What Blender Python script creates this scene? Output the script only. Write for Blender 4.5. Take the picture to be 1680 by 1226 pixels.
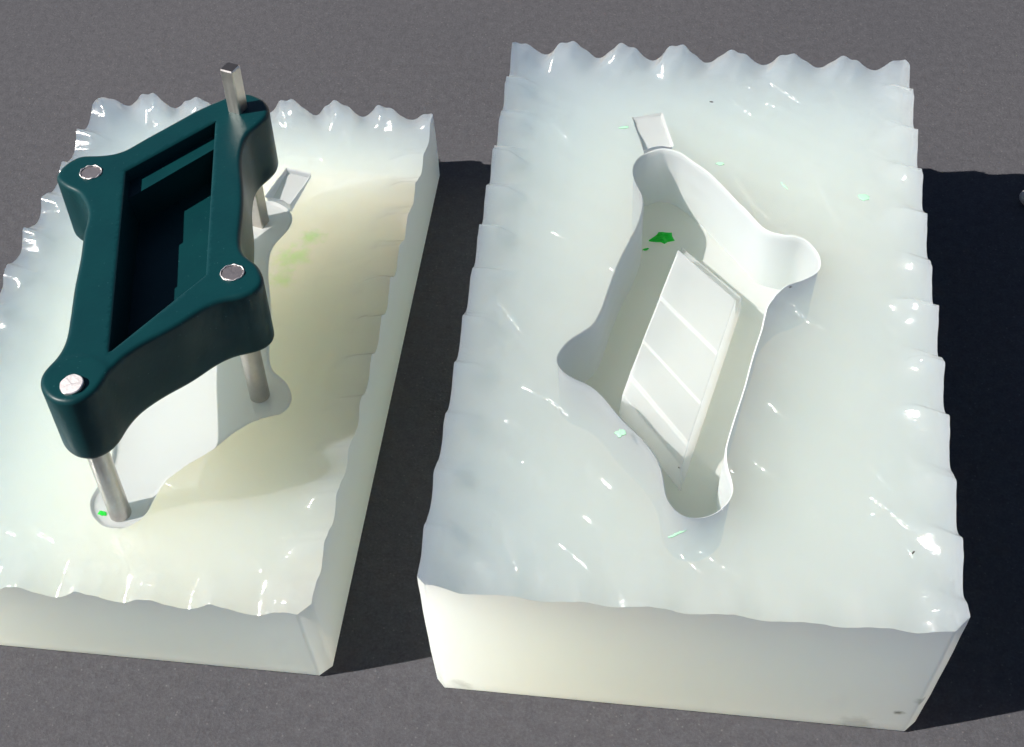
import bpy, bmesh, math, random
import numpy as np
from mathutils import Matrix, Vector
from mathutils.geometry import delaunay_2d_cdt

random.seed(4)
rng = np.random.default_rng(7)
S = bpy.context.scene
for o in list(bpy.data.objects):
    bpy.data.objects.remove(o)
C = S.collection
MM = 0.001                                     # everything below is written in millimetres

# ------------------------------------------------------------------ camera
cam_d = bpy.data.cameras.new('camera')
cam = bpy.data.objects.new('camera', cam_d)
C.objects.link(cam)
cam_d.sensor_width = 36.0
cam_d.lens = 45.06
cam_d.clip_start = 0.01
cam_d.clip_end = 50.0
R = [[0.99236607, 0.11710621, -0.03867456],
     [0.06906577, -0.78751768, -0.61240985],
     [-0.10217390, 0.60506366, -0.78959386]]
cam.matrix_world = Matrix((
    (R[0][0], -R[1][0], -R[2][0], 0.0),
    (R[0][1], -R[1][1], -R[2][1], 0.0),
    (R[0][2], -R[1][2], -R[2][2], 0.31),
    (0, 0, 0, 1)))
S.camera = cam

# ------------------------------------------------------------------ sky and sun
SUN_ELEV = math.radians(46.0)
SUN_DIR = math.radians(197.0)                  # direction TOWARDS the sun, counter-clockwise from +X
world = bpy.data.worlds.new('World')
S.world = world
world.use_nodes = True
wn = world.node_tree
bg = wn.nodes['Background']
sky = wn.nodes.new('ShaderNodeTexSky')
sky.sky_type = 'NISHITA'
sky.sun_disc = False
sky.air_density = 0.5
sky.ozone_density = 0.2
sky.dust_density = 0.4
sky.sun_elevation = SUN_ELEV
sky.sun_rotation = math.pi / 2 - SUN_DIR       # clockwise from +Y
wn.links.new(sky.outputs[0], bg.inputs[0])
bg.inputs[1].default_value = 0.05
sd = bpy.data.lights.new('sun', 'SUN')
sd.energy = 5.0
sd.angle = math.radians(0.5)
sd.color = (1.0, 0.965, 0.91)
sun = bpy.data.objects.new('sun', sd)
C.objects.link(sun)
to_sun = Vector((math.cos(SUN_ELEV) * math.cos(SUN_DIR), math.cos(SUN_ELEV) * math.sin(SUN_DIR), math.sin(SUN_ELEV)))
sun.rotation_euler = to_sun.to_track_quat('Z', 'Y').to_euler()
sun.location = to_sun * 2
S.view_settings.view_transform = 'Standard'
S.view_settings.look = 'None'
S.view_settings.exposure = 0.95
S.view_settings.gamma = 1.0
S.render.engine = 'CYCLES'
S.cycles.max_bounces = 72
S.cycles.diffuse_bounces = 16
S.cycles.volume_bounces = 48
S.cycles.use_adaptive_sampling = True
S.cycles.adaptive_threshold = 0.03
S.cycles.adaptive_min_samples = 16
S.cycles.transparent_max_bounces = 64

# ------------------------------------------------------------------ material helpers
def mat(name):
    m = bpy.data.materials.new(name)
    m.use_nodes = True
    return m, m.node_tree.nodes, m.node_tree.links, m.node_tree.nodes['Principled BSDF']

def noise(n, l, scale, detail=4, rough=0.55, coord=None, dist=0.0):
    t = n.new('ShaderNodeTexNoise')
    t.inputs['Scale'].default_value = scale
    t.inputs['Detail'].default_value = detail
    t.inputs['Roughness'].default_value = rough
    t.inputs['Distortion'].default_value = dist
    if coord is None:
        coord = n.new('ShaderNodeTexCoord').outputs['Object']
    l.new(coord, t.inputs['Vector'])
    return t

def ramp(n, l, src, stops):
    r = n.new('ShaderNodeValToRGB')
    e = r.color_ramp.elements
    while len(e) < len(stops):
        e.new(0.5)
    for k, (p, c) in enumerate(stops):
        e[k].position = p
        e[k].color = (*c, 1) if len(c) == 3 else c
    l.new(src, r.inputs[0])
    return r

def bump(n, l, src, strength, dist, prev=None):
    b = n.new('ShaderNodeBump')
    b.inputs['Strength'].default_value = strength
    b.inputs['Distance'].default_value = dist
    l.new(src, b.inputs['Height'])
    if prev is not None:
        l.new(prev, b.inputs['Normal'])
    return b.outputs[0]

def mixc(n, l, fac, a, b, mode='MIX'):
    m = n.new('ShaderNodeMix')
    m.data_type = 'RGBA'
    m.blend_type = mode
    for sock, v in ((m.inputs[0], fac), (m.inputs[6], a), (m.inputs[7], b)):
        if isinstance(v, (int, float)):
            sock.default_value = v
        elif isinstance(v, tuple):
            sock.default_value = (*v, 1)
        else:
            l.new(v, sock)
    return m.outputs[2]

def spot(n, l, x, y, z, r, soft=0.5, warp=None):
    """1 inside a ragged blob round a point of the object (mm), 0 outside"""
    c = n.new('ShaderNodeTexCoord').outputs['Object']
    if warp is not None:
        a = n.new('ShaderNodeVectorMath'); a.operation = 'MULTIPLY_ADD'
        l.new(warp, a.inputs[0]); a.inputs[1].default_value = (r * MM * 1.6,) * 3
        l.new(c, a.inputs[2]); c = a.outputs[0]
        off = r * 0.8
    else:
        off = 0
    d = n.new('ShaderNodeVectorMath'); d.operation = 'DISTANCE'
    l.new(c, d.inputs[0]); d.inputs[1].default_value = ((x + off) * MM, (y + off) * MM, (z + off) * MM)
    m = n.new('ShaderNodeMapRange'); m.interpolation_type = 'SMOOTHSTEP'
    m.inputs[1].default_value = r * MM * (1 - soft); m.inputs[2].default_value = r * MM
    m.inputs[3].default_value = 1; m.inputs[4].default_value = 0
    l.new(d.outputs['Value'], m.inputs[0])
    return m.outputs[0]

# ------------------------------------------------------------------ materials
def silicone(name, rough, scatter, density, absorb, skin=0.0, marks=(), relief=1.0, foot=0.0, matte=True, inner=0.0, through=0.72, tone=(.975, .975, .955)):
    """clear wet-looking surface over a cloudy body: light enters, scatters (blue first) and comes out again.
    skin > 0 adds the dull white surface left by a sanded master."""
    m, n, l, p = mat(name)
    out = n['Material Output']
    n.remove(p)
    clear = n.new('ShaderNodeBsdfTransparent'); gloss = n.new('ShaderNodeBsdfGlossy'); fres = n.new('ShaderNodeFresnel')
    fres.inputs['IOR'].default_value = 1.41
    gloss.inputs['Roughness'].default_value = rough
    geo = n.new('ShaderNodeNewGeometry')                          # reflection on the outside of the surface only
    front = n.new('ShaderNodeMath'); front.operation = 'MULTIPLY_ADD'
    l.new(geo.outputs['Backfacing'], front.inputs[0]); front.inputs[1].default_value = -1.0; front.inputs[2].default_value = 1.0
    fac = n.new('ShaderNodeMath'); fac.operation = 'MULTIPLY'
    l.new(front.outputs[0], fac.inputs[0]); l.new(fres.outputs[0], fac.inputs[1])
    mx = n.new('ShaderNodeMixShader')
    l.new(fac.outputs[0], mx.inputs[0]); l.new(clear.outputs[0], mx.inputs[1]); l.new(gloss.outputs[0], mx.inputs[2])
    sh = mx.outputs[0]
    oc = n.new('ShaderNodeTexCoord').outputs['Object']
    if skin > 0:
        df = n.new('ShaderNodeBsdfDiffuse'); df.inputs[0].default_value = (*tone, 1)
        tl = n.new('ShaderNodeBsdfTranslucent'); tl.inputs[0].default_value = (*tone, 1)
        m2 = n.new('ShaderNodeMixShader'); m2.inputs[0].default_value = through
        l.new(df.outputs[0], m2.inputs[1]); l.new(tl.outputs[0], m2.inputs[2])
        m3 = n.new('ShaderNodeMixShader'); m3.inputs[0].default_value = skin
        l.new(sh, m3.inputs[1]); l.new(m2.outputs[0], m3.inputs[2]); sh = m3.outputs[0]
    if skin > 0 and matte:
        bn = bump(n, l, noise(n, l, 900, 3).outputs[0], 0.15, 0.0004)
    else:
        st = n.new('ShaderNodeMapping'); st.inputs['Rotation'].default_value = (0, 0, math.radians(32))
        st.inputs['Scale'].default_value = (50, 330, 90)
        l.new(oc, st.inputs[0])
        bn = bump(n, l, noise(n, l, 1.0, 5, 0.6, st.outputs[0], 0.8).outputs[0], 0.22 * relief, 0.0006)
        bn = bump(n, l, noise(n, l, 120, 3).outputs[0], 0.16 * relief, 0.0010, bn)
    if foot > 0:                                                  # light inside is thrown back by the thin air gap under the block
        fd = n.new('ShaderNodeBsdfDiffuse'); fd.inputs[0].default_value = (.98, .98, .97, 1)
        fm = n.new('ShaderNodeMixShader'); fm.inputs[0].default_value = foot
        l.new(sh, fm.inputs[1]); l.new(fd.outputs[0], fm.inputs[2]); sh = fm.outputs[0]
    if inner > 0:                                                 # part of the light inside is turned back at the wall
        fd = n.new('ShaderNodeBsdfDiffuse'); fd.inputs[0].default_value = (.98, .98, .97, 1)
        fm = n.new('ShaderNodeMixShader'); k = n.new('ShaderNodeMath'); k.operation = 'MULTIPLY'
        l.new(geo.outputs['Backfacing'], k.inputs[0]); k.inputs[1].default_value = inner
        l.new(k.outputs[0], fm.inputs[0]); l.new(sh, fm.inputs[1]); l.new(fd.outputs[0], fm.inputs[2]); sh = fm.outputs[0]
    l.new(bn, gloss.inputs['Normal'])
    if skin > 0:
        l.new(bn, df.inputs['Normal'])
    w = noise(n, l, 260, 3).outputs['Color']
    for (x, y, z, r, soft, c, amt) in marks:
        k = n.new('ShaderNodeMath'); k.operation = 'MULTIPLY'
        l.new(spot(n, l, x, y, z, r, soft, w), k.inputs[0]); k.inputs[1].default_value = amt
        d = n.new('ShaderNodeBsdfTransparent' if c[1] > .5 else 'ShaderNodeBsdfDiffuse'); d.inputs[0].default_value = (*c, 1)     # green dye sits in the rubber, dirt on it
        mm = n.new('ShaderNodeMixShader'); l.new(k.outputs[0], mm.inputs[0]); l.new(sh, mm.inputs[1]); l.new(d.outputs[0], mm.inputs[2])
        sh = mm.outputs[0]
    l.new(sh, out.inputs['Surface'])
    vs = n.new('ShaderNodeVolumeScatter'); va = n.new('ShaderNodeVolumeAbsorption'); ad = n.new('ShaderNodeAddShader')
    vs.inputs['Color'].default_value = (*scatter, 1); vs.inputs['Density'].default_value = density; vs.inputs['Anisotropy'].default_value = 0.55
    va.inputs['Color'].default_value = (*absorb, 1); va.inputs['Density'].default_value = 2.6
    l.new(vs.outputs[0], ad.inputs[0]); l.new(va.outputs[0], ad.inputs[1]); l.new(ad.outputs[0], out.inputs['Volume'])
    return m

SCAT = (0.64, 0.81, 1.0)
ABSO = (0.97, 1.0, 0.0)
SCAT_L = (0.64, 0.80, 1.0)
ABSO_L = (0.82, 1.0, 0.0)
dirt = (0.10, 0.09, 0.07)
GREEN = (0.05, 0.42, 0.12)
DR, DL = 95.0, 95.0
M_cut_r = silicone('silicone_cut_face', 0.15, SCAT, DR, ABSO, skin=0.16, matte=False, relief=1.7, inner=0.25)
M_side_r = silicone('silicone_side_face', 0.3, SCAT, DR, ABSO, relief=0.5, skin=0.8, through=0.85, inner=0.1,
                    marks=[(70.5, 133.8, 19, 2.2, .9, dirt, .45), (66.8, 133.8, 12, 1.8, .9, dirt, .8), (58, 133.8, 3, 6, .9, dirt, .25),
                           (-41, 133.8, 4, 4, .9, dirt, .3)])
M_cut_l = silicone('silicone_thin_cut_face', 0.15, SCAT_L, DL, ABSO_L, skin=0.12, matte=False, relief=1.7, inner=0.25,
                   marks=[(-107, 253, 29, 7, 1.0, (0.55, 0.92, 0.35), .5), (-104, 262, 29, 5, 1.0, (0.45, 0.88, 0.3), .5),
                          (-108.5, 244, 29, 5.5, 1.0, (0.6, 0.93, 0.4), .45)])
M_side_l = silicone('silicone_thin_side_face', 0.3, SCAT_L, DL, ABSO_L, relief=0.5, skin=0.8, through=0.85, inner=0.1)
M_foot_r = silicone('silicone_underside', 0.4, SCAT, DR, ABSO, relief=0.5, foot=0.85)
M_foot_l = silicone('silicone_thin_underside', 0.4, SCAT_L, DL, ABSO_L, relief=0.5, foot=0.85)
M_imprint_r = silicone('silicone_matte_imprint', 0.5, SCAT, DR, ABSO, skin=0.8)
M_core = silicone('silicone_matte_core', 0.5, SCAT, DR, ABSO, skin=0.6, through=0.75, tone=(.80, .81, .81))
M_imprint_l = silicone('silicone_thin_matte_imprint', 0.5, SCAT_L, DL, ABSO_L, skin=0.8)

def ground_material():
    m, n, l, p = mat('dark_grey_card')
    a = noise(n, l, 1250, 3, 0.7)
    b = noise(n, l, 330, 4, 0.7)
    c = noise(n, l, 9, 4)
    col = ramp(n, l, a.outputs[0], [(0.30, (0.036, 0.0355, 0.0385)), (0.55, (0.053, 0.0525, 0.057)), (0.75, (0.077, 0.0765, 0.081))]).outputs[0]
    col = mixc(n, l, 0.35, col, ramp(n, l, b.outputs[0], [(0.3, (0.034, 0.0335, 0.0375)), (0.7, (0.078, 0.077, 0.083))]).outputs[0])
    col = mixc(n, l, 0.5, col, ramp(n, l, c.outputs[0], [(0.3, (0.86, 0.85, 0.9)), (0.7, (1.1, 1.06, 1.08))]).outputs[0], 'MULTIPLY')
    vor = n.new('ShaderNodeTexVoronoi'); vor.inputs['Scale'].default_value = 420
    l.new(n.new('ShaderNodeTexCoord').outputs['Object'], vor.inputs['Vector'])
    fl = ramp(n, l, vor.outputs['Distance'], [(0.07, (1, 1, 1)), (0.13, (0, 0, 0))]).outputs[0]
    k = mixc(n, l, 0.14, (0, 0, 0), fl, 'MIX')
    col = mixc(n, l, k, col, (0.30, 0.28, 0.27))
    l.new(col, p.inputs['Base Color'])
    p.inputs['Roughness'].default_value = 0.85
    p.inputs['Specular IOR Level'].default_value = 0.25
    bb = bump(n, l, a.outputs[0], 0.3, 0.0005)
    bb = bump(n, l, b.outputs[0], 0.3, 0.0008, bb)
    l.new(bb, p.inputs['Normal'])
    return m
M_card = ground_material()

def plain(name, col, rough, metal=0.0, nscale=200, bstr=0.1, vary=0.15, bdist=0.0004, spec=0.5):
    m, n, l, p = mat(name)
    t = noise(n, l, nscale, 4)
    c = mixc(n, l, t.outputs[0], tuple(x * (1 - vary) for x in col), tuple(min(1, x * (1 + vary)) for x in col))
    l.new(c, p.inputs['Base Color'])
    p.inputs['Roughness'].default_value = rough
    p.inputs['Metallic'].default_value = metal
    p.inputs['Specular IOR Level'].default_value = spec
    l.new(bump(n, l, noise(n, l, nscale * 4, 3).outputs[0], bstr, bdist), p.inputs['Normal'])
    return m
M_under = plain('beige_stone', (0.42, 0.34, 0.27), 0.9, nscale=60)

def teal_material():
    m, n, l, p = mat('dark_teal_resin')
    t = noise(n, l, 60, 6, 0.7)
    c = mixc(n, l, t.outputs[0], (0.0009, 0.018, 0.0235), (0.0017, 0.034, 0.0355))
    v = n.new('ShaderNodeTexVoronoi'); v.inputs['Scale'].default_value = 480
    l.new(n.new('ShaderNodeTexCoord').outputs['Object'], v.inputs['Vector'])
    f = ramp(n, l, v.outputs['Distance'], [(0.05, (1, 1, 1)), (0.08, (0, 0, 0))]).outputs[0]
    k = mixc(n, l, 0.16, (0, 0, 0), f)
    c = mixc(n, l, k, c, (0.12, 0.3, 0.3))
    l.new(c, p.inputs['Base Color'])
    p.inputs['Roughness'].default_value = 0.4
    p.inputs['Specular IOR Level'].default_value = 0.2
    l.new(bump(n, l, noise(n, l, 700, 3).outputs[0], 0.12, 0.0003), p.inputs['Normal'])
    return m
M_teal = teal_material()

def metal_material(name, col, rough):
    m, n, l, p = mat(name)
    mp = n.new('ShaderNodeMapping'); mp.inputs['Scale'].default_value = (900, 900, 60)
    l.new(n.new('ShaderNodeTexCoord').outputs['Object'], mp.inputs[0])
    t = noise(n, l, 1.0, 4, 0.6, mp.outputs[0])
    u = noise(n, l, 350, 4, 0.7)
    c = mixc(n, l, u.outputs[0], tuple(x * 0.7 for x in col), col)
    l.new(c, p.inputs['Base Color'])
    p.inputs['Metallic'].default_value = 1.0
    p.inputs['Roughness'].default_value = rough
    bb = bump(n, l, t.outputs[0], 0.25, 0.0003)
    l.new(bump(n, l, u.outputs[0], 0.2, 0.0004, bb), p.inputs['Normal'])
    return m
M_steel = metal_material('worn_steel', (0.62, 0.58, 0.54), 0.34)
M_cutend = metal_material('rough_cut_steel', (0.80, 0.74, 0.72), 0.5)
M_darkend = metal_material('dull_cut_steel', (0.42, 0.37, 0.36), 0.5)
M_barend = metal_material('dark_bar_end', (0.13, 0.12, 0.12), 0.55)
def chip_material():
    m, n, l, p = mat('green_resin_chip')
    c = mixc(n, l, noise(n, l, 500, 3).outputs[0], (0.04, 0.70, 0.09), (0.09, 0.88, 0.18))
    l.new(c, p.inputs['Base Color'])
    p.inputs['Roughness'].default_value = 0.35
    t = n.new('ShaderNodeBsdfTranslucent'); l.new(c, t.inputs[0])
    k = n.new('ShaderNodeMixShader'); k.inputs[0].default_value = 0.7
    l.new(p.outputs[0], k.inputs[1]); l.new(t.outputs[0], k.inputs[2])
    l.new(k.outputs[0], n['Material Output'].inputs['Surface'])
    return m
M_chip = chip_material()
M_smear = plain('pale_green_film', (0.30, 0.54, 0.37), 0.6)
M_dust = plain('dark_dust', (0.05, 0.045, 0.04), 0.8)
M_pebble = plain('grey_plastic', (0.3, 0.29, 0.28), 0.6)

# ------------------------------------------------------------------ object helpers
def link_mesh(name, verts, faces, mats, parent=None, fmat=None, smooth=True, flat=None):
    me = bpy.data.meshes.new(name)
    me.from_pydata([tuple(float(c) * MM for c in v) for v in verts], [], [tuple(int(i) for i in f) for f in faces])
    for m in (mats if isinstance(mats, (list, tuple)) else [mats]):
        me.materials.append(m)
    if fmat is not None:
        me.polygons.foreach_set('material_index', np.asarray(fmat, dtype=np.int32))
    me.polygons.foreach_set('use_smooth', np.full(len(me.polygons), smooth))
    me.update()
    bm = bmesh.new(); bm.from_mesh(me)
    bmesh.ops.recalc_face_normals(bm, faces=bm.faces)
    bm.to_mesh(me); bm.free()
    o = bpy.data.objects.new(name, me)
    C.objects.link(o)
    if parent is not None:
        o.parent = parent
    return o

def sharp(o, deg):
    me = o.data
    bm = bmesh.new(); bm.from_mesh(me)
    for e in bm.edges:
        if len(e.link_faces) == 2 and e.calc_face_angle(0) > math.radians(deg):
            e.smooth = False
    bm.to_mesh(me); bm.free()
    return o

def tag(o, label, cat, group=None):
    o['label'] = label; o['category'] = cat
    if group: o['group'] = group
    return o

def empty(name, loc=(0, 0, 0)):
    o = bpy.data.objects.new(name, None)
    o.empty_display_size = 0.01
    o.location = [c * MM for c in loc]
    C.objects.link(o)
    return o

def resample(loop, step):
    P = np.asarray(loop, float); Q = np.roll(P, -1, 0)
    L = np.linalg.norm(Q - P, axis=1); cum = np.concatenate([[0], np.cumsum(L)])
    n = max(8, int(round(cum[-1] / step)))
    t = np.arange(n) * cum[-1] / n
    x = np.interp(t, cum, np.append(P[:, 0], P[0, 0])); y = np.interp(t, cum, np.append(P[:, 1], P[0, 1]))
    return np.stack([x, y], 1)

def smooth_loop(loop, step=0.7, it=3):
    """Catmull-Rom through a closed hand-measured loop, then evened out"""
    P = np.asarray(loop, float); n = len(P); out = []
    for i in range(n):
        a, b, c, d = P[i - 1], P[i], P[(i + 1) % n], P[(i + 2) % n]
        for t in np.linspace(0, 1, 12, endpoint=False):
            out.append(0.5 * ((2 * b) + (-a + c) * t + (2 * a - 5 * b + 4 * c - d) * t * t + (-a + 3 * b - 3 * c + d) * t ** 3))
    Q = resample(out, step)
    for _ in range(it):
        Q = 0.25 * np.roll(Q, 1, 0) + 0.5 * Q + 0.25 * np.roll(Q, -1, 0)
    return resample(Q, step)

def area(P):
    x, y = P[:, 0], P[:, 1]
    return 0.5 * np.sum(x * np.roll(y, -1) - y * np.roll(x, -1))

def ccw(P):
    P = np.asarray(P, float)
    return P if area(P) > 0 else P[::-1].copy()

def offset(P, d):
    """move a counter-clockwise loop outward by d (inward for negative d)"""
    t = np.roll(P, -1, 0) - np.roll(P, 1, 0)
    t /= np.linalg.norm(t, axis=1)[:, None] + 1e-9
    return P + d * np.stack([t[:, 1], -t[:, 0]], 1)

def inside(pts, loop):
    x, y = pts[:, 0], pts[:, 1]; r = np.zeros(len(pts), bool)
    P = loop; Q = np.roll(loop, -1, 0)
    for (x0, y0), (x1, y1) in zip(P, Q):
        if y0 == y1: continue
        c = ((y0 > y) != (y1 > y)) & (x < (x1 - x0) * (y - y0) / (y1 - y0) + x0)
        r ^= c
    return r

def dist_loop(pts, loop):
    d = np.full(len(pts), 1e9)
    P = loop; Q = np.roll(loop, -1, 0)
    for a, b in zip(P, Q):
        v = b - a; L = v @ v + 1e-12
        t = np.clip(((pts - a) @ v) / L, 0, 1)
        d = np.minimum(d, np.linalg.norm(pts - a - t[:, None] * v, axis=1))
    return d

def hexgrid(x0, x1, y0, y1, h):
    xs = np.arange(x0, x1, h); ys = np.arange(y0, y1, h * 0.866)
    X, Y = np.meshgrid(xs, ys); X[1::2] += h / 2
    P = np.stack([X.ravel(), Y.ravel()], 1)
    return P + rng.uniform(-.12, .12, P.shape) * h

def sheet(outer, holes, interior):
    """triangulate the region between outer and holes; returns points, faces, indices of each loop"""
    pts = []; edges = []; loops = []
    for L in [outer] + holes:
        s = len(pts); pts += [tuple(p) for p in L]
        edges += [(s + i, s + (i + 1) % len(L)) for i in range(len(L))]
        loops.append((s, len(L)))
    pts += [tuple(p) for p in interior]
    v, _, f, ov, _, _ = delaunay_2d_cdt([Vector(p) for p in pts], edges, [], 0, 1e-5)
    V = np.array([(a.x, a.y) for a in v])
    back = {}
    for i, lst in enumerate(ov):
        for k in lst: back[k] = i
    F = np.array([t[:] for t in f], int)
    cen = V[F].mean(1)
    keep = inside(cen, np.asarray(outer))
    for h in holes: keep &= ~inside(cen, np.asarray(h))
    return V, F[keep], [[back[s + i] for i in range(n)] for s, n in loops]

class Build:
    def __init__(self): self.v = []; self.f = []; self.m = []
    def add(self, pts): s = len(self.v); self.v += [tuple(p) for p in pts]; return list(range(s, s + len(pts)))
    def strip(self, a, b, m):
        n = len(a)
        for i in range(n):
            j = (i + 1) % n
            self.f.append((a[i], a[j], b[j], b[i])); self.m.append(m)
    def tris(self, F, m): self.f += [tuple(t) for t in F]; self.m += [m] * len(F)

# ------------------------------------------------------------------ the tabletop
def ground():
    under = link_mesh('paving', [(-3000, -3000, -2.2), (3000, -3000, -2.2), (3000, 4000, -2.2), (-3000, 4000, -2.2)], [(0, 1, 2, 3)], M_under, smooth=False)
    under['kind'] = 'structure'
    lo = [(-900, -600), (1200, -600), (1200, 640), (-150, 430), (-254, 419), (-266, 413.5), (-292, 406), (-900, 330)]
    top = [(x, y, 0) for x, y in lo]; bot = [(x, y, -2.1) for x, y in lo]
    n = len(lo)
    card = link_mesh('dark_card_tabletop', top + bot, [tuple(range(n)), tuple(range(n, 2 * n))] + [(i, (i + 1) % n, n + (i + 1) % n, n + i) for i in range(n)], M_card, smooth=False)
    card['kind'] = 'structure'
ground()

# ------------------------------------------------------------------ shape shared by the casting and by both imprints
OUT = [(-4.7, 278.0), (-6.8, 274.6), (-7.3, 270.3), (-6.3, 266.8), (-4.1, 261.5), (-3.8, 256.2), (-5.2, 248.3), (-8.5, 237.2), (-10.6, 228.1), (-12.5, 217.7), (-14.7, 212.2), (-19.0, 208.5), (-21.7, 204.1), (-22.3, 200.5), (-20.7, 197.4), (-17.6, 195.3), (-13.8, 193.7), (-10.2, 190.7), (-5.1, 184.1), (0.3, 178.4), (4.0, 173.3), (5.8, 168.6), (6.8, 162.9), (8.6, 159.6), (11.1, 157.6), (13.0, 157.1), (16.3, 157.5), (19.2, 159.3), (21.5, 162.0), (22.6, 165.6), (22.1, 168.9), (21.0, 173.0), (21.0, 177.9), (22.6, 185.4), (25.1, 195.8), (27.1, 205.9), (29.5, 215.8), (29.9, 218.6), (31.4, 224.5), (35.7, 230.8), (40.4, 233.5), (44.3, 237.0), (44.6, 241.5), (43.0, 245.5), (40.2, 248.2), (34.8, 249.0), (30.0, 251.1), (25.1, 257.7), (19.5, 265.2), (14.4, 272.0), (9.7, 276.8), (5.8, 280.2), (1.2, 281.3), (-2.6, 279.6)]
CAV = ccw(smooth_loop(OUT))                                  # the hollow in the thick half
PIECE = ccw(CAV * np.array([-1, 1]))                         # the casting is its mirror image
THICK = 21.0
QUAD = [np.array(v) for v in ((-25.8, 241.8), (-7.3, 266.0), (6.9, 202.9), (-8.7, 174.3))]      # recess rim, casting's own frame
CORE = [np.array(v) for v in ((-26.2, 239.5), (-7.8, 258.5), (6.3, 200.5), (-11.5, 177.0))]          # the core, mirrored into the same frame
def quv(u, v, quad=None):
    quad = quad or QUAD
    A, B, D, E = quad[0], quad[1], quad[3], quad[2]
    p = A * (1 - u) * (1 - v) + B * u * (1 - v) + D * (1 - u) * v + E * u * v
    return p
# depth of the recess floor along its length (v, depth); the core that formed it carries the same steps
PROFILE = [(0.000, 0.0), (0.006, 6.2), (0.112, 6.4), (0.122, 12.6), (0.425, 12.6), (0.436, 11.8), (0.69, 11.8), (0.697, 11.3), (0.885, 11.3), (0.90, 10.4), (0.985, 9.4), (1.000, 0.0)]

PROFILE_IN = [(v, 3.4 if 3 < d < 6.5 else d) for v, d in PROFILE]
def bilerp_solid(flip, inset, z_of, quad=None, prof=None):
    """side-to-side strips through PROFILE; u tapers inward with depth"""
    V = []; F = []
    prof = prof or PROFILE
    def taper(d): return inset + 0.0035 * d
    for v, d in prof:
        vv = inset * 0.3 + v * (1 - inset * 0.6)
        for u in (taper(d), 1 - taper(d)):
            p = quv(u, vv, quad)
            V.append((-p[0] if flip else p[0], p[1], z_of(d)))
    n = len(PROFILE)
    for i in range(n - 1):
        F.append((2 * i, 2 * i + 1, 2 * i + 3, 2 * i + 2))
    F.append(tuple(2 * i for i in range(n)))
    F.append(tuple(2 * i + 1 for i in range(n))[::-1])
    return V, F

# ------------------------------------------------------------------ mould halves
def block_outline(x0, x1, y0, y1, ch, step):
    """chamfered rectangle, counter-clockwise"""
    L = [(x0 + ch[0], y0), (x1 - ch[1], y0), (x1, y0 + ch[1]), (x1, y1 - ch[2]), (x1 - ch[2], y1), (x0 + ch[3], y1), (x0, y1 - ch[3]), (x0, y0 + ch[0])]
    out = []
    for a, b in zip(L, L[1:] + L[:1]):
        a = np.array(a, float); b = np.array(b, float); n = max(1, int(round(np.linalg.norm(b - a) / step)))
        out += [a + (b - a) * k / n for k in range(n)]
    return np.array(out)

def crest(s, period, phase, amp, power, seed):
    """a cut wave: rounded crests over broad troughs, each a little different"""
    k = np.floor((s - phase) / period + 0.5)
    r = np.sin(k * 12.9898 + seed) * 43758.5453; r = r - np.floor(r)
    c = (0.5 + 0.5 * np.cos(2 * np.pi * (s - phase + 0.8 * np.sin(s * 0.37 + seed)) / period)) ** power
    return amp * (0.76 + 0.42 * r) * c * (1 + 0.10 * np.sin(s * 1.31 + seed)) + 0.05 * np.sin(s * 1.9 + 2 * seed) * np.sin(s * 0.53)

def wave_field(P, box, sides, band):
    x0, x1, y0, y1 = box
    x, y = P[:, 0], P[:, 1]
    tot = np.zeros(len(P)); W = np.full(len(P), 1e-6)
    for d, s, (period, phase, amp, power, low, seed) in ((y1 - y, x, sides['back']), (y - y0, x, sides['front']), (x - x0, y, sides['west']), (x1 - x, y, sides['east'])):
        bw = band * (1 + 0.12 * np.sin(s * 0.21 + seed) + 0.07 * np.sin(s * 0.9 + seed))
        t = np.clip(1 - d / bw, 0, 1)
        q = np.clip(t / 0.6, 0, 1); w = 0.35 * t + 0.65 * q * q * (3 - 2 * q)
        tot += w * w * (low * t + crest(s + d * 0.35 * np.sin(seed), period, phase, amp, power, seed)); W += w
    return np.where(W > 1e-5, tot / np.maximum(W, 1e-6), 0)

def steep(L):
    return [(a, b, h * 1.55, w, rc, bw) for (a, b, h, w, rc, bw) in L]

def scarp_field(P, scarps):
    """each cut mark: a small step along a slightly curved line that fades at both ends"""
    z = np.zeros(len(P))
    for (a, b, h, width, reach, bow) in scarps:
        a = np.array(a); b = np.array(b); L = np.linalg.norm(b - a)
        t = (b - a) / L; nrm = np.array([-t[1], t[0]])
        s = (P - a) @ t; q = (P - a) @ nrm + bow * np.sin(np.pi * np.clip(s / L, 0, 1)) + 0.05 * np.sin(s * 1.9 + L)
        along = np.clip(np.minimum(s, L - s) / (0.18 * L) + 0.5, 0, 1)
        along = along * along * (3 - 2 * along)
        step = np.clip(q / width + 0.5, 0, 1); step = step * step * (3 - 2 * step)
        fall = np.exp(-np.maximum(q, 0) / reach)
        z += h * along * step * fall
    return z

def scarp_points(scarps, step=0.5):
    out = []
    for (a, b, h, width, reach, bow) in scarps:
        a = np.array(a); b = np.array(b); L = np.linalg.norm(b - a)
        t = (b - a) / L; nrm = np.array([-t[1], t[0]])
        for s in np.arange(-0.1 * L, 1.1 * L, step):
            c = a + t * s - nrm * (bow * math.sin(math.pi * min(1, max(0, s / L))) + 0.12 * math.sin(s * 1.9 + L))
            for w in (-.5, 0, .5): out.append(c + nrm * w * width)
    return np.array(out)

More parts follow.
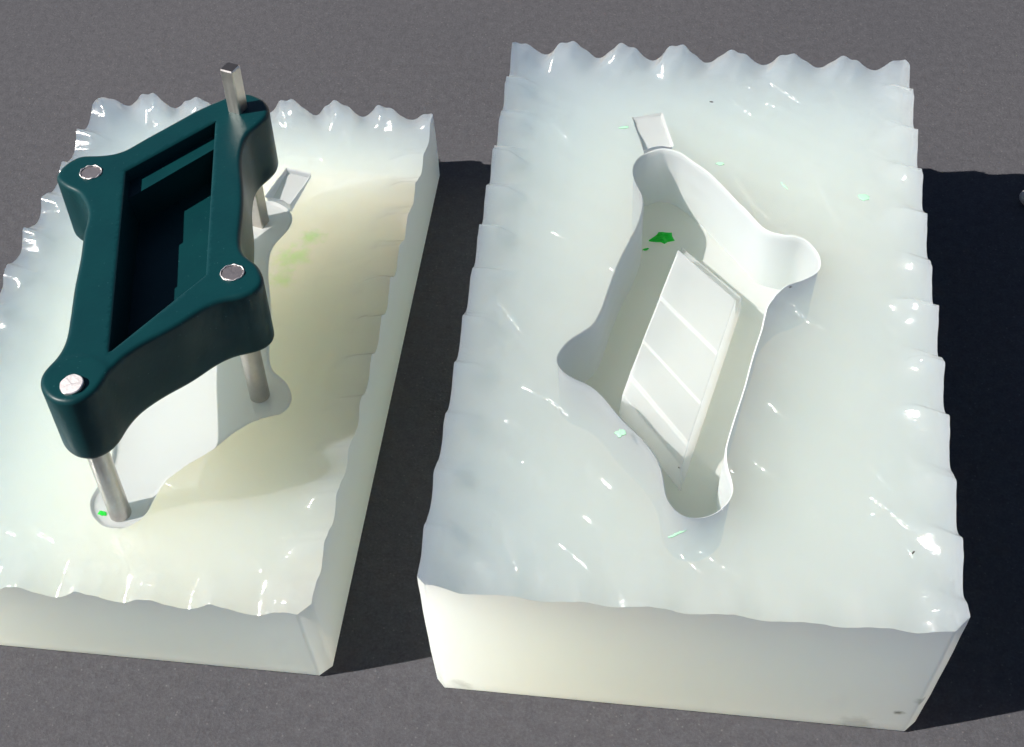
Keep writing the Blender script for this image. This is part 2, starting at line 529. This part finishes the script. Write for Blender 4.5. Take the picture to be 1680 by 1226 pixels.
def undulate(P, seed, k=1.0):
    x, y = P[:, 0], P[:, 1]
    z = 0.25 * np.sin(x * 0.11 + y * 0.19 + seed) + 0.18 * np.sin(x * 0.23 - y * 0.13 + 2 * seed) + 0.10 * np.sin(x * 0.31 + y * 0.47 + 3 * seed)
    r = (x * 0.47 + y * 0.88) * 0.62 + 1.3 * np.sin(x * 0.05 + seed) + 0.7 * np.sin(y * 0.07 + x * 0.11)
    z += 0.10 * (np.abs((r / 2.2) % 2 - 1) * 2 - 1)
    q = (x * 0.9 - y * 0.35) * 0.5 + 1.6 * np.sin(y * 0.06 + seed) + 0.9 * np.sin(x * 0.09 - y * 0.05)
    z += 0.07 * (np.abs((q / 2.7) % 2 - 1) * 2 - 1)
    return z * k * 0.7

def thin_out(P, Q, d):
    """drop the points of P closer than d to a point of Q (grid hashing)"""
    if len(Q) == 0: return P
    cell = {}
    for i, q in enumerate(Q): cell.setdefault((int(q[0] // d), int(q[1] // d)), []).append(i)
    keep = []
    for p in P:
        cx, cy = int(p[0] // d), int(p[1] // d); ok = True
        for i in (cx - 1, cx, cx + 1):
            for j in (cy - 1, cy, cy + 1):
                for k in cell.get((i, j), ()):
                    if (p[0] - Q[k][0]) ** 2 + (p[1] - Q[k][1]) ** 2 < d * d: ok = False; break
                if not ok: break
            if not ok: break
        keep.append(ok)
    return P[np.array(keep)]

def mould_half(box, ch, holes, surface, scarps, mats, parent, hole_walls, side_bow=0.0, h=0.8):
    x0, x1, y0, y1 = box
    outer = block_outline(x0, x1, y0, y1, ch, 0.7)
    sp = scarp_points(scarps)
    lim = np.concatenate([outer] + holes)
    grid = hexgrid(x0, x1, y0, y1, h)
    sp = thin_out(sp, lim, 0.35)
    ok = inside(sp, outer)
    for hl in holes: ok &= ~inside(sp, hl)
    sp = sp[ok]
    grid = thin_out(thin_out(grid, lim, 0.5), sp, 0.42)
    ok = inside(grid, outer)
    for hl in holes: ok &= ~inside(grid, hl)
    V, F, loops = sheet(outer, holes, np.concatenate([sp, grid[ok]]))
    Z = surface(V)
    B = Build()
    ids = B.add([(a[0], a[1], z) for a, z in zip(V, Z)])
    B.tris(F, 0)
    # outer walls, top loop down to a slightly rounded foot
    top = loops[0]; prev = top
    zt = Z[top]; o2 = V[top]
    for k, t in enumerate((0.985, 0.93, 0.84, 0.72, 0.58, 0.44, 0.3, 0.18, 0.08)):
        zz = 1.2 + (zt - 1.2) * t
        bow = side_bow * math.sin(math.pi * t)
        cur = B.add([(p[0], p[1], z) for p, z in zip(offset(o2, bow + 0.05 * math.sin(k * 2.3)), zz)])
        B.strip(prev, cur, 1); prev = cur
    for d, z in ((0, 1.1), (-0.3, 0.4), (-0.9, 0.06)):
        cur = B.add([(p[0], p[1], z) for p in offset(o2, d)])
        B.strip(prev, cur, 1); prev = cur
    c = B.add([(*o2.mean(0), 0.06)])[0]
    for i in range(len(prev)):
        B.f.append((prev[i], prev[(i + 1) % len(prev)], c)); B.m.append(3)
    # hollows
    for idx, fn in zip(loops[1:], hole_walls):
        fn(B, idx, V[idx], Z[idx])
    o = link_mesh('mould_block', B.v, B.f, mats, parent, B.m)
    sharp(o, 52)
    return o

def hollow(floor_of, wall_rows, m_wall=2, m_floor=2, lip=0.7, draft=0.25, grid=1.0):
    """a pit: soft lip, wall rows and a floor that follows floor_of(points)"""
    def fn(B, idx, P, Z):
        P = np.asarray(P); Pc = P if area(P) > 0 else P
        sgn = -1 if area(P) > 0 else 1
        f = floor_of(P)
        cur = B.add([(p[0], p[1], z) for p, z in zip(offset(P, sgn * lip * 0.5), Z - lip * 0.5)])
        B.strip(idx, cur, m_wall); prev = cur
        for k in range(1, wall_rows + 1):
            t = k / wall_rows; d = lip * 0.5 + draft * t
            zz = (Z - lip * 0.5) * (1 - t) + f * t
            wob = 0.06 * math.sin(k * 1.7)
            cur = B.add([(p[0], p[1], z) for p, z in zip(offset(P, sgn * (d + wob * (k < wall_rows))), zz)])
            B.strip(prev, cur, m_wall); prev = cur
        fl = offset(P, sgn * (lip * 0.5 + draft))
        g = hexgrid(fl[:, 0].min(), fl[:, 0].max(), fl[:, 1].min(), fl[:, 1].max(), grid)
        g = g[inside(g, fl)]; g = thin_out(g, fl, 0.5)
        V, F, lp = sheet(fl, [], g)
        zf = floor_of(V)
        m = {}
        for a, b in zip(lp[0], prev): m[a] = b
        rest = [i for i in range(len(V)) if i not in m]
        new = B.add([(V[i][0], V[i][1], zf[i]) for i in rest])
        for i, k in zip(rest, new): m[i] = k
        B.tris([[m[i] for i in t] for t in F], m_floor)
    return fn

# --- thick half, with the hollow
BOX_R = (-47.5, 73.0, 133.8, 322.0)
TOP_R = 55.0
sides_r = dict(back=(16.8, 71.2, 6.0, 1.1, -1.0, 1.0), front=(16.6, 72.0, 1.5, 1.0, -2.2, 2.2),
               west=(15.65, 131.6, 3.9, 1.1, -0.6, 3.1), east=(17.0, 136.3, 4.4, 1.1, -0.6, 4.7))
SC_R = [((-30.2, 191.4), (-24.3, 188.7), .35, .6, 3, .3), ((-33.2, 180.8), (-28.5, 178.8), .35, .6, 3, .2), ((-27.7, 169.2), (-21.6, 166.6), .4, .65, 3, .2),
        ((-8.5, 166.1), (-5.4, 163.0), .35, .6, 3, .1), ((-12.0, 155.7), (-5.3, 151.4), .4, .6, 4, .4), ((53.6, 166.8), (63.3, 157.9), .4, .6, 4, .1),
        ((30.2, 303.0), (36.8, 299.7), .4, .6, 4, .2), ((50.0, 310.0), (52.8, 301.4), .3, .6, 3, .2), ((21.6, 271.0), (31.7, 253.7), .35, .6, 4, .8),
        ((43.8, 276.5), (49.8, 255.2), .3, .6, 4, 1.0), ((37.1, 224.3), (41.6, 217.4), .35, .6, 3, .4), ((-37.7, 298.1), (-28.2, 294.7), .2, .6, 3, .3),
        ((10.1, 148.1), (17.1, 142.5), .3, .6, 4, .3), ((60.4, 155.2), (62.8, 150.8), .3, .5, 3, .1), ((3.6, 143.2), (9.7, 142.6), .35, .6, 4, .1),
        ((-12.4, 170.1), (-7.7, 155.3), .25, .7, 4, -.8), ((-29.0, 150.0), (-25.0, 139.2), .4, .8, 4, .4), ((36, 231), (30, 221), .3, .7, 3, .4)]
SC_R = steep(SC_R)
for _ in range(110):                                              # fainter marks of the same blade
    x, y = rng.uniform(-40, 66), rng.uniform(143, 312)
    a = math.radians(rng.normal(-39, 10)); L = rng.uniform(3, 13)
    SC_R.append(((x, y), (x + L * math.cos(a), y + L * math.sin(a)), rng.choice([rng.uniform(.06, .2), rng.uniform(.38, .62)], p=[.66, .34]), rng.choice([.38, .6]), rng.uniform(1.2, 4), rng.uniform(-.6, .6)))
slot = ccw(resample([(-8.8, 294.2), (0.1, 296.7), (4.1, 282.6), (3.0, 281.9), (0.8, 282.3), (-2.2, 281.3), (-4.6, 279.6)], 0.7))
def surf_r(P):
    return TOP_R + wave_field(P, BOX_R, sides_r, 11.0) + undulate(P, 0.4) + scarp_field(P, SC_R)
mould_r = tag(empty('silicone_mould_half', (0, 0, 0)), 'thick translucent silicone mould half with a deep lozenge hollow, wavy rim, empty of pins', 'mould', 'two halves of the cut silicone mould')
def slot_floor(P):
    return TOP_R - 0.5 - np.clip((296 - P[:, 1]) / 15, 0, 1) * 1.8
mould_half(BOX_R, (2.2, 2.8, 1.5, 0.8), [CAV, slot], surf_r, SC_R, [M_cut_r, M_side_r, M_imprint_r, M_foot_r], mould_r,
           [hollow(lambda P: np.full(len(P), TOP_R - THICK) + 0.08 * np.sin(P[:, 0] * .5) * np.sin(P[:, 1] * .4), 12), hollow(slot_floor, 4)], 0.25)
cv, cf = bilerp_solid(True, 0.015, lambda d: TOP_R - THICK - 0.6 + d, CORE)
core = link_mesh('core', cv, cf + [(0, 1, 2 * len(PROFILE) - 1, 2 * len(PROFILE) - 2)], M_core, mould_r, smooth=False)
bv = core.modifiers.new('soft_edges', 'BEVEL'); bv.width = 0.35 * MM; bv.segments = 3; bv.limit_method = 'ANGLE'; bv.angle_limit = math.radians(20)

# --- thin half, on which the casting stands
BOX_L = (-191.5, -75.3, 133.8, 322.0)
def top_l(P): return 36.0 - (P[:, 1] - 134.0) * (10.0 / 188.0)
sides_l = dict(back=(16.2, -75.5, 5.6, 1.1, -1.0, 5.0), front=(16.6, -82.0, 3.4, 1.0, -3.2, 6.2),
               west=(15.8, 302.5, 4.0, 1.2, -0.9, 7.1), east=(14.9, 139.0, 3.2, 1.1, -1.4, 8.4))
SC_L = [((-119.3, 298.3), (-107.1, 297.7), .3, .6, 3, .2), ((-116.4, 290.0), (-102.2, 288.2), .3, .6, 3, .2), ((-101.3, 284.2), (-95.6, 290.1), .3, .6, 3, .3),
        ((-97.3, 246.9), (-83.1, 254.3), .4, .7, 4, .5), ((-82.8, 248.1), (-80.3, 269.8), .3, .8, 4, .7), ((-80.3, 269.8), (-73.1, 283.8), .3, .8, 4, .5),
        ((-101.7, 262.9), (-99.1, 255.5), .3, .6, 3, .2), ((-107.3, 246.1), (-104.5, 237.9), .3, .6, 3, .2), ((-98.1, 244.4), (-94.5, 229.4), .35, .7, 3, .4),
        ((-101.0, 210.9), (-100.9, 224.3), .35, .7, 3, .5), ((-94.8, 210.4), (-94.7, 220.3), .3, .6, 3, .4), ((-84.8, 221.1), (-81.7, 242.2), .3, .7, 3, .6),
        ((-98.2, 170.7), (-97.8, 186.2), .3, .6, 3, .3), ((-83.0, 235.0), (-73.9, 243.0), .4, .9, 4, .5), ((-81.8, 202.0), (-76.3, 209.2), .4, .9, 4, .5),
        ((-185.0, 263.0), (-177.1, 278.5), .3, .8, 4, .4), ((-184.9, 246.0), (-179.0, 256.7), .3, .8, 4, .4), ((-188.1, 228.5), (-180.3, 240.7), .3, .8, 4, .3),
        ((-178.6, 213.1), (-175.7, 220.2), .3, .7, 3, .2), ((-176.5, 272.9), (-160.6, 279.6), .3, .7, 4, .5), ((-150.9, 151.0), (-143.2, 147.3), .4, .6, 3, .2),
        ((-156.9, 149.5), (-153.2, 148.1), .35, .6, 3, .1), ((-150.9, 160.1), (-144.8, 161.6), .25, .6, 3, .2), ((-81.3, 225.9), (-76.1, 240.1), .3, .8, 3, .4),
        ((-86.0, 153.9), (-87.2, 166.4), .3, .7, 3, .4), ((-103, 196), (-98, 184), .5, .8, 3, .8), ((-97, 197), (-97, 186), -.4, .8, 3, .4)]
SC_L = steep(SC_L)
for _ in range(100):
    x, y = rng.uniform(-186, -82), rng.uniform(143, 312)
    a = math.radians(rng.choice([rng.normal(-38, 10), rng.normal(70, 16)])); L = rng.uniform(3, 12)
    SC_L.append(((x, y), (x + L * math.cos(a), y + L * math.sin(a)), rng.choice([rng.uniform(.06, .2), rng.uniform(.38, .62)], p=[.66, .34]), rng.choice([.38, .6]), rng.uniform(1.2, 4), rng.uniform(-.6, .6)))
def surf_l(P):
    return top_l(P) + wave_field(P, BOX_L, sides_l, 11.0) + undulate(P, 1.7) + scarp_field(P, SC_L)
ca, sa = math.cos(math.radians(1.1)), math.sin(math.radians(1.1))
def to_left(P):
    q = (np.asarray(P) - np.array([0, 222.0])) @ np.array([[ca, sa], [-sa, ca]])
    return q + np.array([-117.3, 218.0])
IMPR = ccw(to_left(PIECE))
slot_l = ccw(to_left(slot * np.array([-1, 1]) + np.array([0, 0.6])))
mould_l = tag(empty('silicone_mould_half', (0, 0, 0)), 'thinner translucent silicone mould half with the dark teal casting standing on it', 'mould', 'two halves of the cut silicone mould')
def pocket_floor(P): return top_l(P) - 0.8
def slot_l_floor(P):
    return top_l(P) - 1.5 - np.clip((291 - P[:, 1]) / 14, 0, 1) * 3.0
mould_half(BOX_L, (1.0, 3.0, 0.8, 1.0), [IMPR, slot_l], surf_l, SC_L, [M_cut_l, M_side_l, M_imprint_l, M_foot_l], mould_l,
           [hollow(pocket_floor, 3, draft=0.6), hollow(slot_l_floor, 4)], 0.2)

# ------------------------------------------------------------------ the casting and its pins (own frame, then posed)
def pose():
    a, b, c = (math.radians(d) for d in (-5.73, 1.12, 1.11))
    Rm = Matrix.Rotation(c, 4, 'Z') @ Matrix.Rotation(b, 4, 'Y') @ Matrix.Rotation(a, 4, 'X')
    return Matrix.Translation(Vector((-126.85, 219.1, 75.44)) * MM) @ Rm
POSE = pose()
CEN = np.array([-9.9, 219.3])
def loc(p): return np.asarray(p, float) - CEN
LOBE = loc((-13.9, 164.3))                                       # centre of the front lobe
def casting():
    root = tag(empty('resin_casting'), 'dark teal lozenge casting with four lobes and a stepped recess, raised on pins', 'casting')
    P = loc(PIECE)
    P = resample(offset(resample(P, 0.7), -0.6), 0.7)
    def face_z(Q):
        d = np.linalg.norm(Q - LOBE, axis=1)
        t = np.clip((9.3 - d) / 1.8, 0, 1); t = t * t * (3 - 2 * t)
        return 0.25 * t
    B = Build(); prev = None
    R1, R2 = 1.3, 2.0
    rows = [(-R2, -THICK)] + [(-R2 * (1 - math.sin(a)), -THICK + R2 * (1 - math.cos(a))) for a in np.linspace(0.26, math.pi / 2, 6)]
    rows += [(0, -THICK + R2 + (THICK - R1 - R2) * t) for t in (0.25, 0.5, 0.75, 1.0)]
    rows += [(-R1 * (1 - math.cos(a)), -R1 + R1 * math.sin(a)) for a in np.linspace(0.26, math.pi / 2, 6)]
    first = None
    for d, z in rows:
        Q = offset(P, d)
        w = np.clip((z + THICK) / THICK, 0, 1)
        cur = B.add([(q[0], q[1], z + f * w ** 2) for q, f in zip(Q, face_z(Q))])
        if prev is not None: B.strip(prev, cur, 0)
        else: first = cur
        prev = cur
    # underside
    L0 = offset(P, rows[0][0])
    g = hexgrid(L0[:, 0].min(), L0[:, 0].max(), L0[:, 1].min(), L0[:, 1].max(), 2.5); g = thin_out(g[inside(g, L0)], L0, 1.0)
    V, F, lp = sheet(L0, [], g)
    m = dict(zip(lp[0], first)); rest = [i for i in range(len(V)) if i not in m]
    m.update(zip(rest, B.add([(V[i][0], V[i][1], -THICK) for i in rest])))
    B.tris([[m[i] for i in t] for t in F], 0)
    # top face with the recess mouth left open
    L1 = offset(P, rows[-1][0])
    n = len(PROFILE)
    mouth = []
    for a, b in zip([(0, 0), (1, 0), (1, 1), (0, 1)], [(1, 0), (1, 1), (0, 1), (0, 0)]):
        for t in np.linspace(0, 1, 40, endpoint=False):
            mouth.append(loc(quv(a[0] + (b[0] - a[0]) * t, a[1] + (b[1] - a[1]) * t)))
    mouth = ccw(np.array(mouth))
    mo = offset(mouth, 0.4)
    g = hexgrid(L1[:, 0].min(), L1[:, 0].max(), L1[:, 1].min(), L1[:, 1].max(), 0.8)
    g = thin_out(g[inside(g, L1) & ~inside(g, mo)], np.concatenate([L1, mo]), 0.5)
    V, F, lp = sheet(L1, [mo], g)
    m = dict(zip(lp[0], prev)); rest = [i for i in range(len(V)) if i not in m]
    zf = face_z(V)
    m.update(zip(rest, B.add([(V[i][0], V[i][1], zf[i]) for i in rest])))
    B.tris([[m[i] for i in t] for t in F], 0)
    lip = B.add([(p[0], p[1], -0.35 + z) for p, z in zip(mouth, face_z(mouth) * 0)])
    B.strip([m[i] for i in lp[1]], lip, 0)
    body = link_mesh('body', B.v, B.f, M_teal, root, B.m)
    sharp(body, 50)
    # stepped recess lining
    rv, rf = bilerp_solid(False, 0.0, lambda d: -0.35 - d, prof=PROFILE_IN)
    rv = [(*loc(v[:2]), v[2]) for v in rv]
    rec = link_mesh('recess', rv, rf, M_teal, root, smooth=False)
    bm = bmesh.new(); bm.from_mesh(rec.data); bmesh.ops.reverse_faces(bm, faces=bm.faces); bm.to_mesh(rec.data); bm.free()
    root.matrix_world = POSE
    return root
casting()

def round_pin(name, xy, z_top, length, label, rad=2.75, tilt=(0, 0), end=M_darkend, burr=True, top_rad=None):
    root = tag(empty(name), label, 'pin', 'metal pins through the casting')
    B = Build(); N = 40
    ang = np.linspace(0, 2 * np.pi, N, endpoint=False)
    rag = 1 + 0.018 * np.sin(ang * 5 + xy[0]) + 0.012 * np.sin(ang * 9)
    prev = None
    for r, z in ((rad * .9, -length), (rad, -length + .3), (rad, -length * .5), (rad, -1.0)):
        cur = B.add([(r * math.cos(a), r * math.sin(a), z) for a in ang])
        if prev: B.strip(prev, cur, 0)
        else: bot = cur
        prev = cur
    for k, (r, z) in enumerate(((1.0, -0.22), (0.93, 0.0), (0.6, 0.02), (0.25, 0.0))):
        cur = B.add([(r * rad * rag[i] * math.cos(a), r * rad * rag[i] * math.sin(a),
                      z + r * rad * (tilt[0] * math.cos(a) + tilt[1] * math.sin(a))) for i, a in enumerate(ang)])
        B.strip(prev, cur, 0 if k == 0 else 1); prev = cur
    c = B.add([(0, 0, 0)])[0]
    for i in range(N): B.f.append((prev[i], prev[(i + 1) % N], c)); B.m.append(1)
    B.f.append(tuple(bot)[::-1]); B.m.append(0)
    shaft = sharp(link_mesh('shaft', B.v, B.f, [M_steel, end], root, B.m), 35)
    if burr:
        B = Build(); rings = []
        for k in range(6):
            a2 = k / 6 * 2 * math.pi
            rings.append(B.add([((rad + .12 + (0.16 + .12 * math.sin(i * 2.1) * math.sin(i * .7)) * math.cos(a2)) * math.cos(a), (rad + .12 + (0.16 + .12 * math.sin(i * 2.1) * math.sin(i * .7)) * math.cos(a2)) * math.sin(a), z_burr + (0.22 + .18 * math.sin(i * 1.3 + xy[0])) * math.sin(a2)) for i, a in enumerate(ang)]))
        for k in range(6): B.strip(rings[k], rings[(k + 1) % 6], 0)
        link_mesh('burr', B.v, B.f, M_cutend, root)
    p = loc(xy)
    root.matrix_world = POSE @ Matrix.Translation(Vector((p[0], p[1], z_top)) * MM)
    return root
z_burr = 0.0
round_pin('metal_pin', (-13.4, 162.7), 1.15, 48.9, 'bright ended round metal pin through the sunken front lobe of the teal casting', tilt=(0.06, 0.15), end=M_cutend, burr=False)
z_burr = 0.0
round_pin('metal_pin', (13.4, 203.9), 0.12, 50, 'dull round metal pin set in the right lobe of the teal casting')
round_pin('metal_pin', (-34.9, 240.1), 0.12, 49, 'dull round metal pin set in the far left lobe, its lower end hidden', tilt=(0.03, 0.0))

def square_bar():
    root = tag(empty('square_metal_bar'), 'square steel bar sticking up through the back lobe of the teal casting', 'bar', 'metal pins through the casting')
    B = Build(); prev = None
    a = 2.1
    def ring(s, z, q):
        pts = []
        for sx, sy in ((1, 1), (-1, 1), (-1, -1), (1, -1)):
            for dx, dy in (((0, -q), (-q, 0)) if sx * sy > 0 else ((-q, 0), (0, -q))):
                pts.append((sx * (s + dx), sy * (s + dy), z))
        return pts
    for s, z, q in ((a - .2, -46, .3), (a, -45.6, .3), (a, -20, .3), (a, 0, .3), (a, 13.6, .3), (a - .25, 14.0, .3)):
        cur = B.add(ring(s, z, q))
        if prev: B.strip(prev, cur, 0)
        else: B.f.append(tuple(cur)); B.m.append(0)
        prev = cur
    B.f.append(tuple(prev)); B.m.append(1)
    link_mesh('shaft', B.v, B.f, [M_steel, M_barend], root, B.m, smooth=False)
    p = loc((-2.3, 272.4))
    root.matrix_world = POSE @ Matrix.Translation(Vector((p[0], p[1], 0)) * MM) @ Matrix.Rotation(math.radians(-18), 4, 'Z')
    return root
square_bar()

# ------------------------------------------------------------------ green crumbs, smears and dust
def flake(name, label, cat, c, sx, sy, rot, h, material, seed, group):
    r = random.Random(seed); N = 13; V = []
    ca_, sa_ = math.cos(rot), math.sin(rot)
    rad = [r.uniform(.55, 1.12) * (1 - .25 * math.cos(2 * math.pi * i / N * 2 + seed)) for i in range(N)]
    for zz, k in ((-0.2, .97), (h * .6, 1.0), (h, .78), (h * 1.1, .35)):
        for i in range(N):
            a = 2 * math.pi * i / N
            x, y = sx * k * rad[i] * math.cos(a), sy * k * rad[i] * math.sin(a)
            V.append((x * ca_ - y * sa_, x * sa_ + y * ca_, zz + (r.uniform(-.35, .35) * h if zz > 0 else 0)))
    F = [tuple(range(N))[::-1]]
    for q in (0, N, 2 * N):
        F += [(q + i, q + (i + 1) % N, q + N + (i + 1) % N, q + N + i) for i in range(N)]
    V.append((0, 0, h)); F += [(3 * N + i, 3 * N + (i + 1) % N, 4 * N) for i in range(N)]
    o = link_mesh(name, V, F, material, smooth=False)
    o.location = [v * MM for v in c]
    return tag(o, label, cat, group)
def on_r(x, y): return (x, y, float(surf_r(np.array([[x, y]]))[0]))
def on_l(x, y): return (x, y, float(surf_l(np.array([[x, y]]))[0]))
G = 'green resin crumbs left on the mould'
FL = TOP_R - THICK
flake('resin_chip', 'largest bright green resin chip, on the hollow floor beside the raised core', 'chip', (2.6, 265.6, FL), 3.4, 2.9, .2, .8, M_chip, 3, G)
flake('resin_chip', 'tiny dark green sliver near the hollow floor left of the largest green chip', 'chip', (-1.9, 260.6, FL), 1.1, .35, .6, .3, M_chip, 5, G)
flake('resin_chip', 'green crumb at the bottom of the hollow in its front lobe', 'chip', (15.0, 162.0, FL), 1.8, .9, .1, .7, M_chip, 8, G)
flake('resin_chip', 'pale green chip on the front left rim of the hollow', 'chip', on_r(-4.6, 179.4), 1.3, 1.6, .4, .15, M_smear, 9, G)
flake('resin_chip', 'pale green flake alone on the right side of the thick half', 'chip', on_r(57.4, 265.5), 1.9, 1.5, .3, .1, M_smear, 11, G)
flake('resin_chip', 'thin green smear left of the short sprue channel', 'chip', on_r(-10.9, 289.7), 2.2, .45, .25, .08, M_smear, 12, G)
flake('resin_chip', 'faint green smear along the far right edge of the hollow', 'chip', on_r(17.4, 276.2), 1.6, .6, -.3, .06, M_smear, 13, G)
flake('resin_chip', 'thin green hair between the hollow and the pale green flake', 'chip', on_r(35.5, 268.6), 1.8, .25, -1.0, .08, M_smear, 14, G)
flake('resin_chip', 'curved green smear just in front of the hollow', 'chip', on_r(10.0, 152.6), 2.0, .4, .5, .08, M_smear, 15, G)
flake('resin_chip', 'round green drop in front of the pin on the thin half', 'chip', (-134.6, 157.4, float(pocket_floor(np.array([[0, 157.4]]))[0])), 1.15, 1.0, 0, .5, M_chip, 16, G)
D = 'dark specks lying on the mould'
flake('dust_speck', 'dark speck on the thick half right of the sprue channel', 'speck', on_r(14.4, 302.6), .6, .2, -.3, .06, M_dust, 20, D)
flake('dust_speck', 'dark speck near the front right edge of the thick half', 'speck', on_r(62.6, 152.6), .2, .7, -.5, .06, M_dust, 21, D)
flake('dust_speck', 'dark speck by the right lobe of the hollow', 'speck', on_r(36.6, 230.4), .3, .25, .3, .06, M_dust, 22, D)
flake('dust_speck', 'dark speck at the front tip of the raised core', 'speck', (10.4, 180.0, FL + 7.4), .3, .3, 0, .1, M_dust, 23, D)

def pebble():
    B = Build(); prev = None; N = 20
    for k in range(1, 8):
        t = math.pi * k / 8
        cur = B.add([(3.4 * math.sin(t) * (1 + .05 * math.sin(3 * a)) * math.cos(a), 3.4 * math.sin(t) * math.sin(a), 2.6 - 2.7 * math.cos(t)) for a in np.linspace(0, 2 * np.pi, N, endpoint=False)])
        if prev: B.strip(prev, cur, 0)
        else: B.f.append(tuple(cur)); B.m.append(0)
        prev = cur
    B.f.append(tuple(prev)); B.m.append(0)
    o = link_mesh('pebble', B.v, B.f, M_pebble)
    o.location = (0.1234, 0.324, 0)
    tag(o, 'small pale grey pebble in the shadow at the right edge', 'pebble')
pebble()
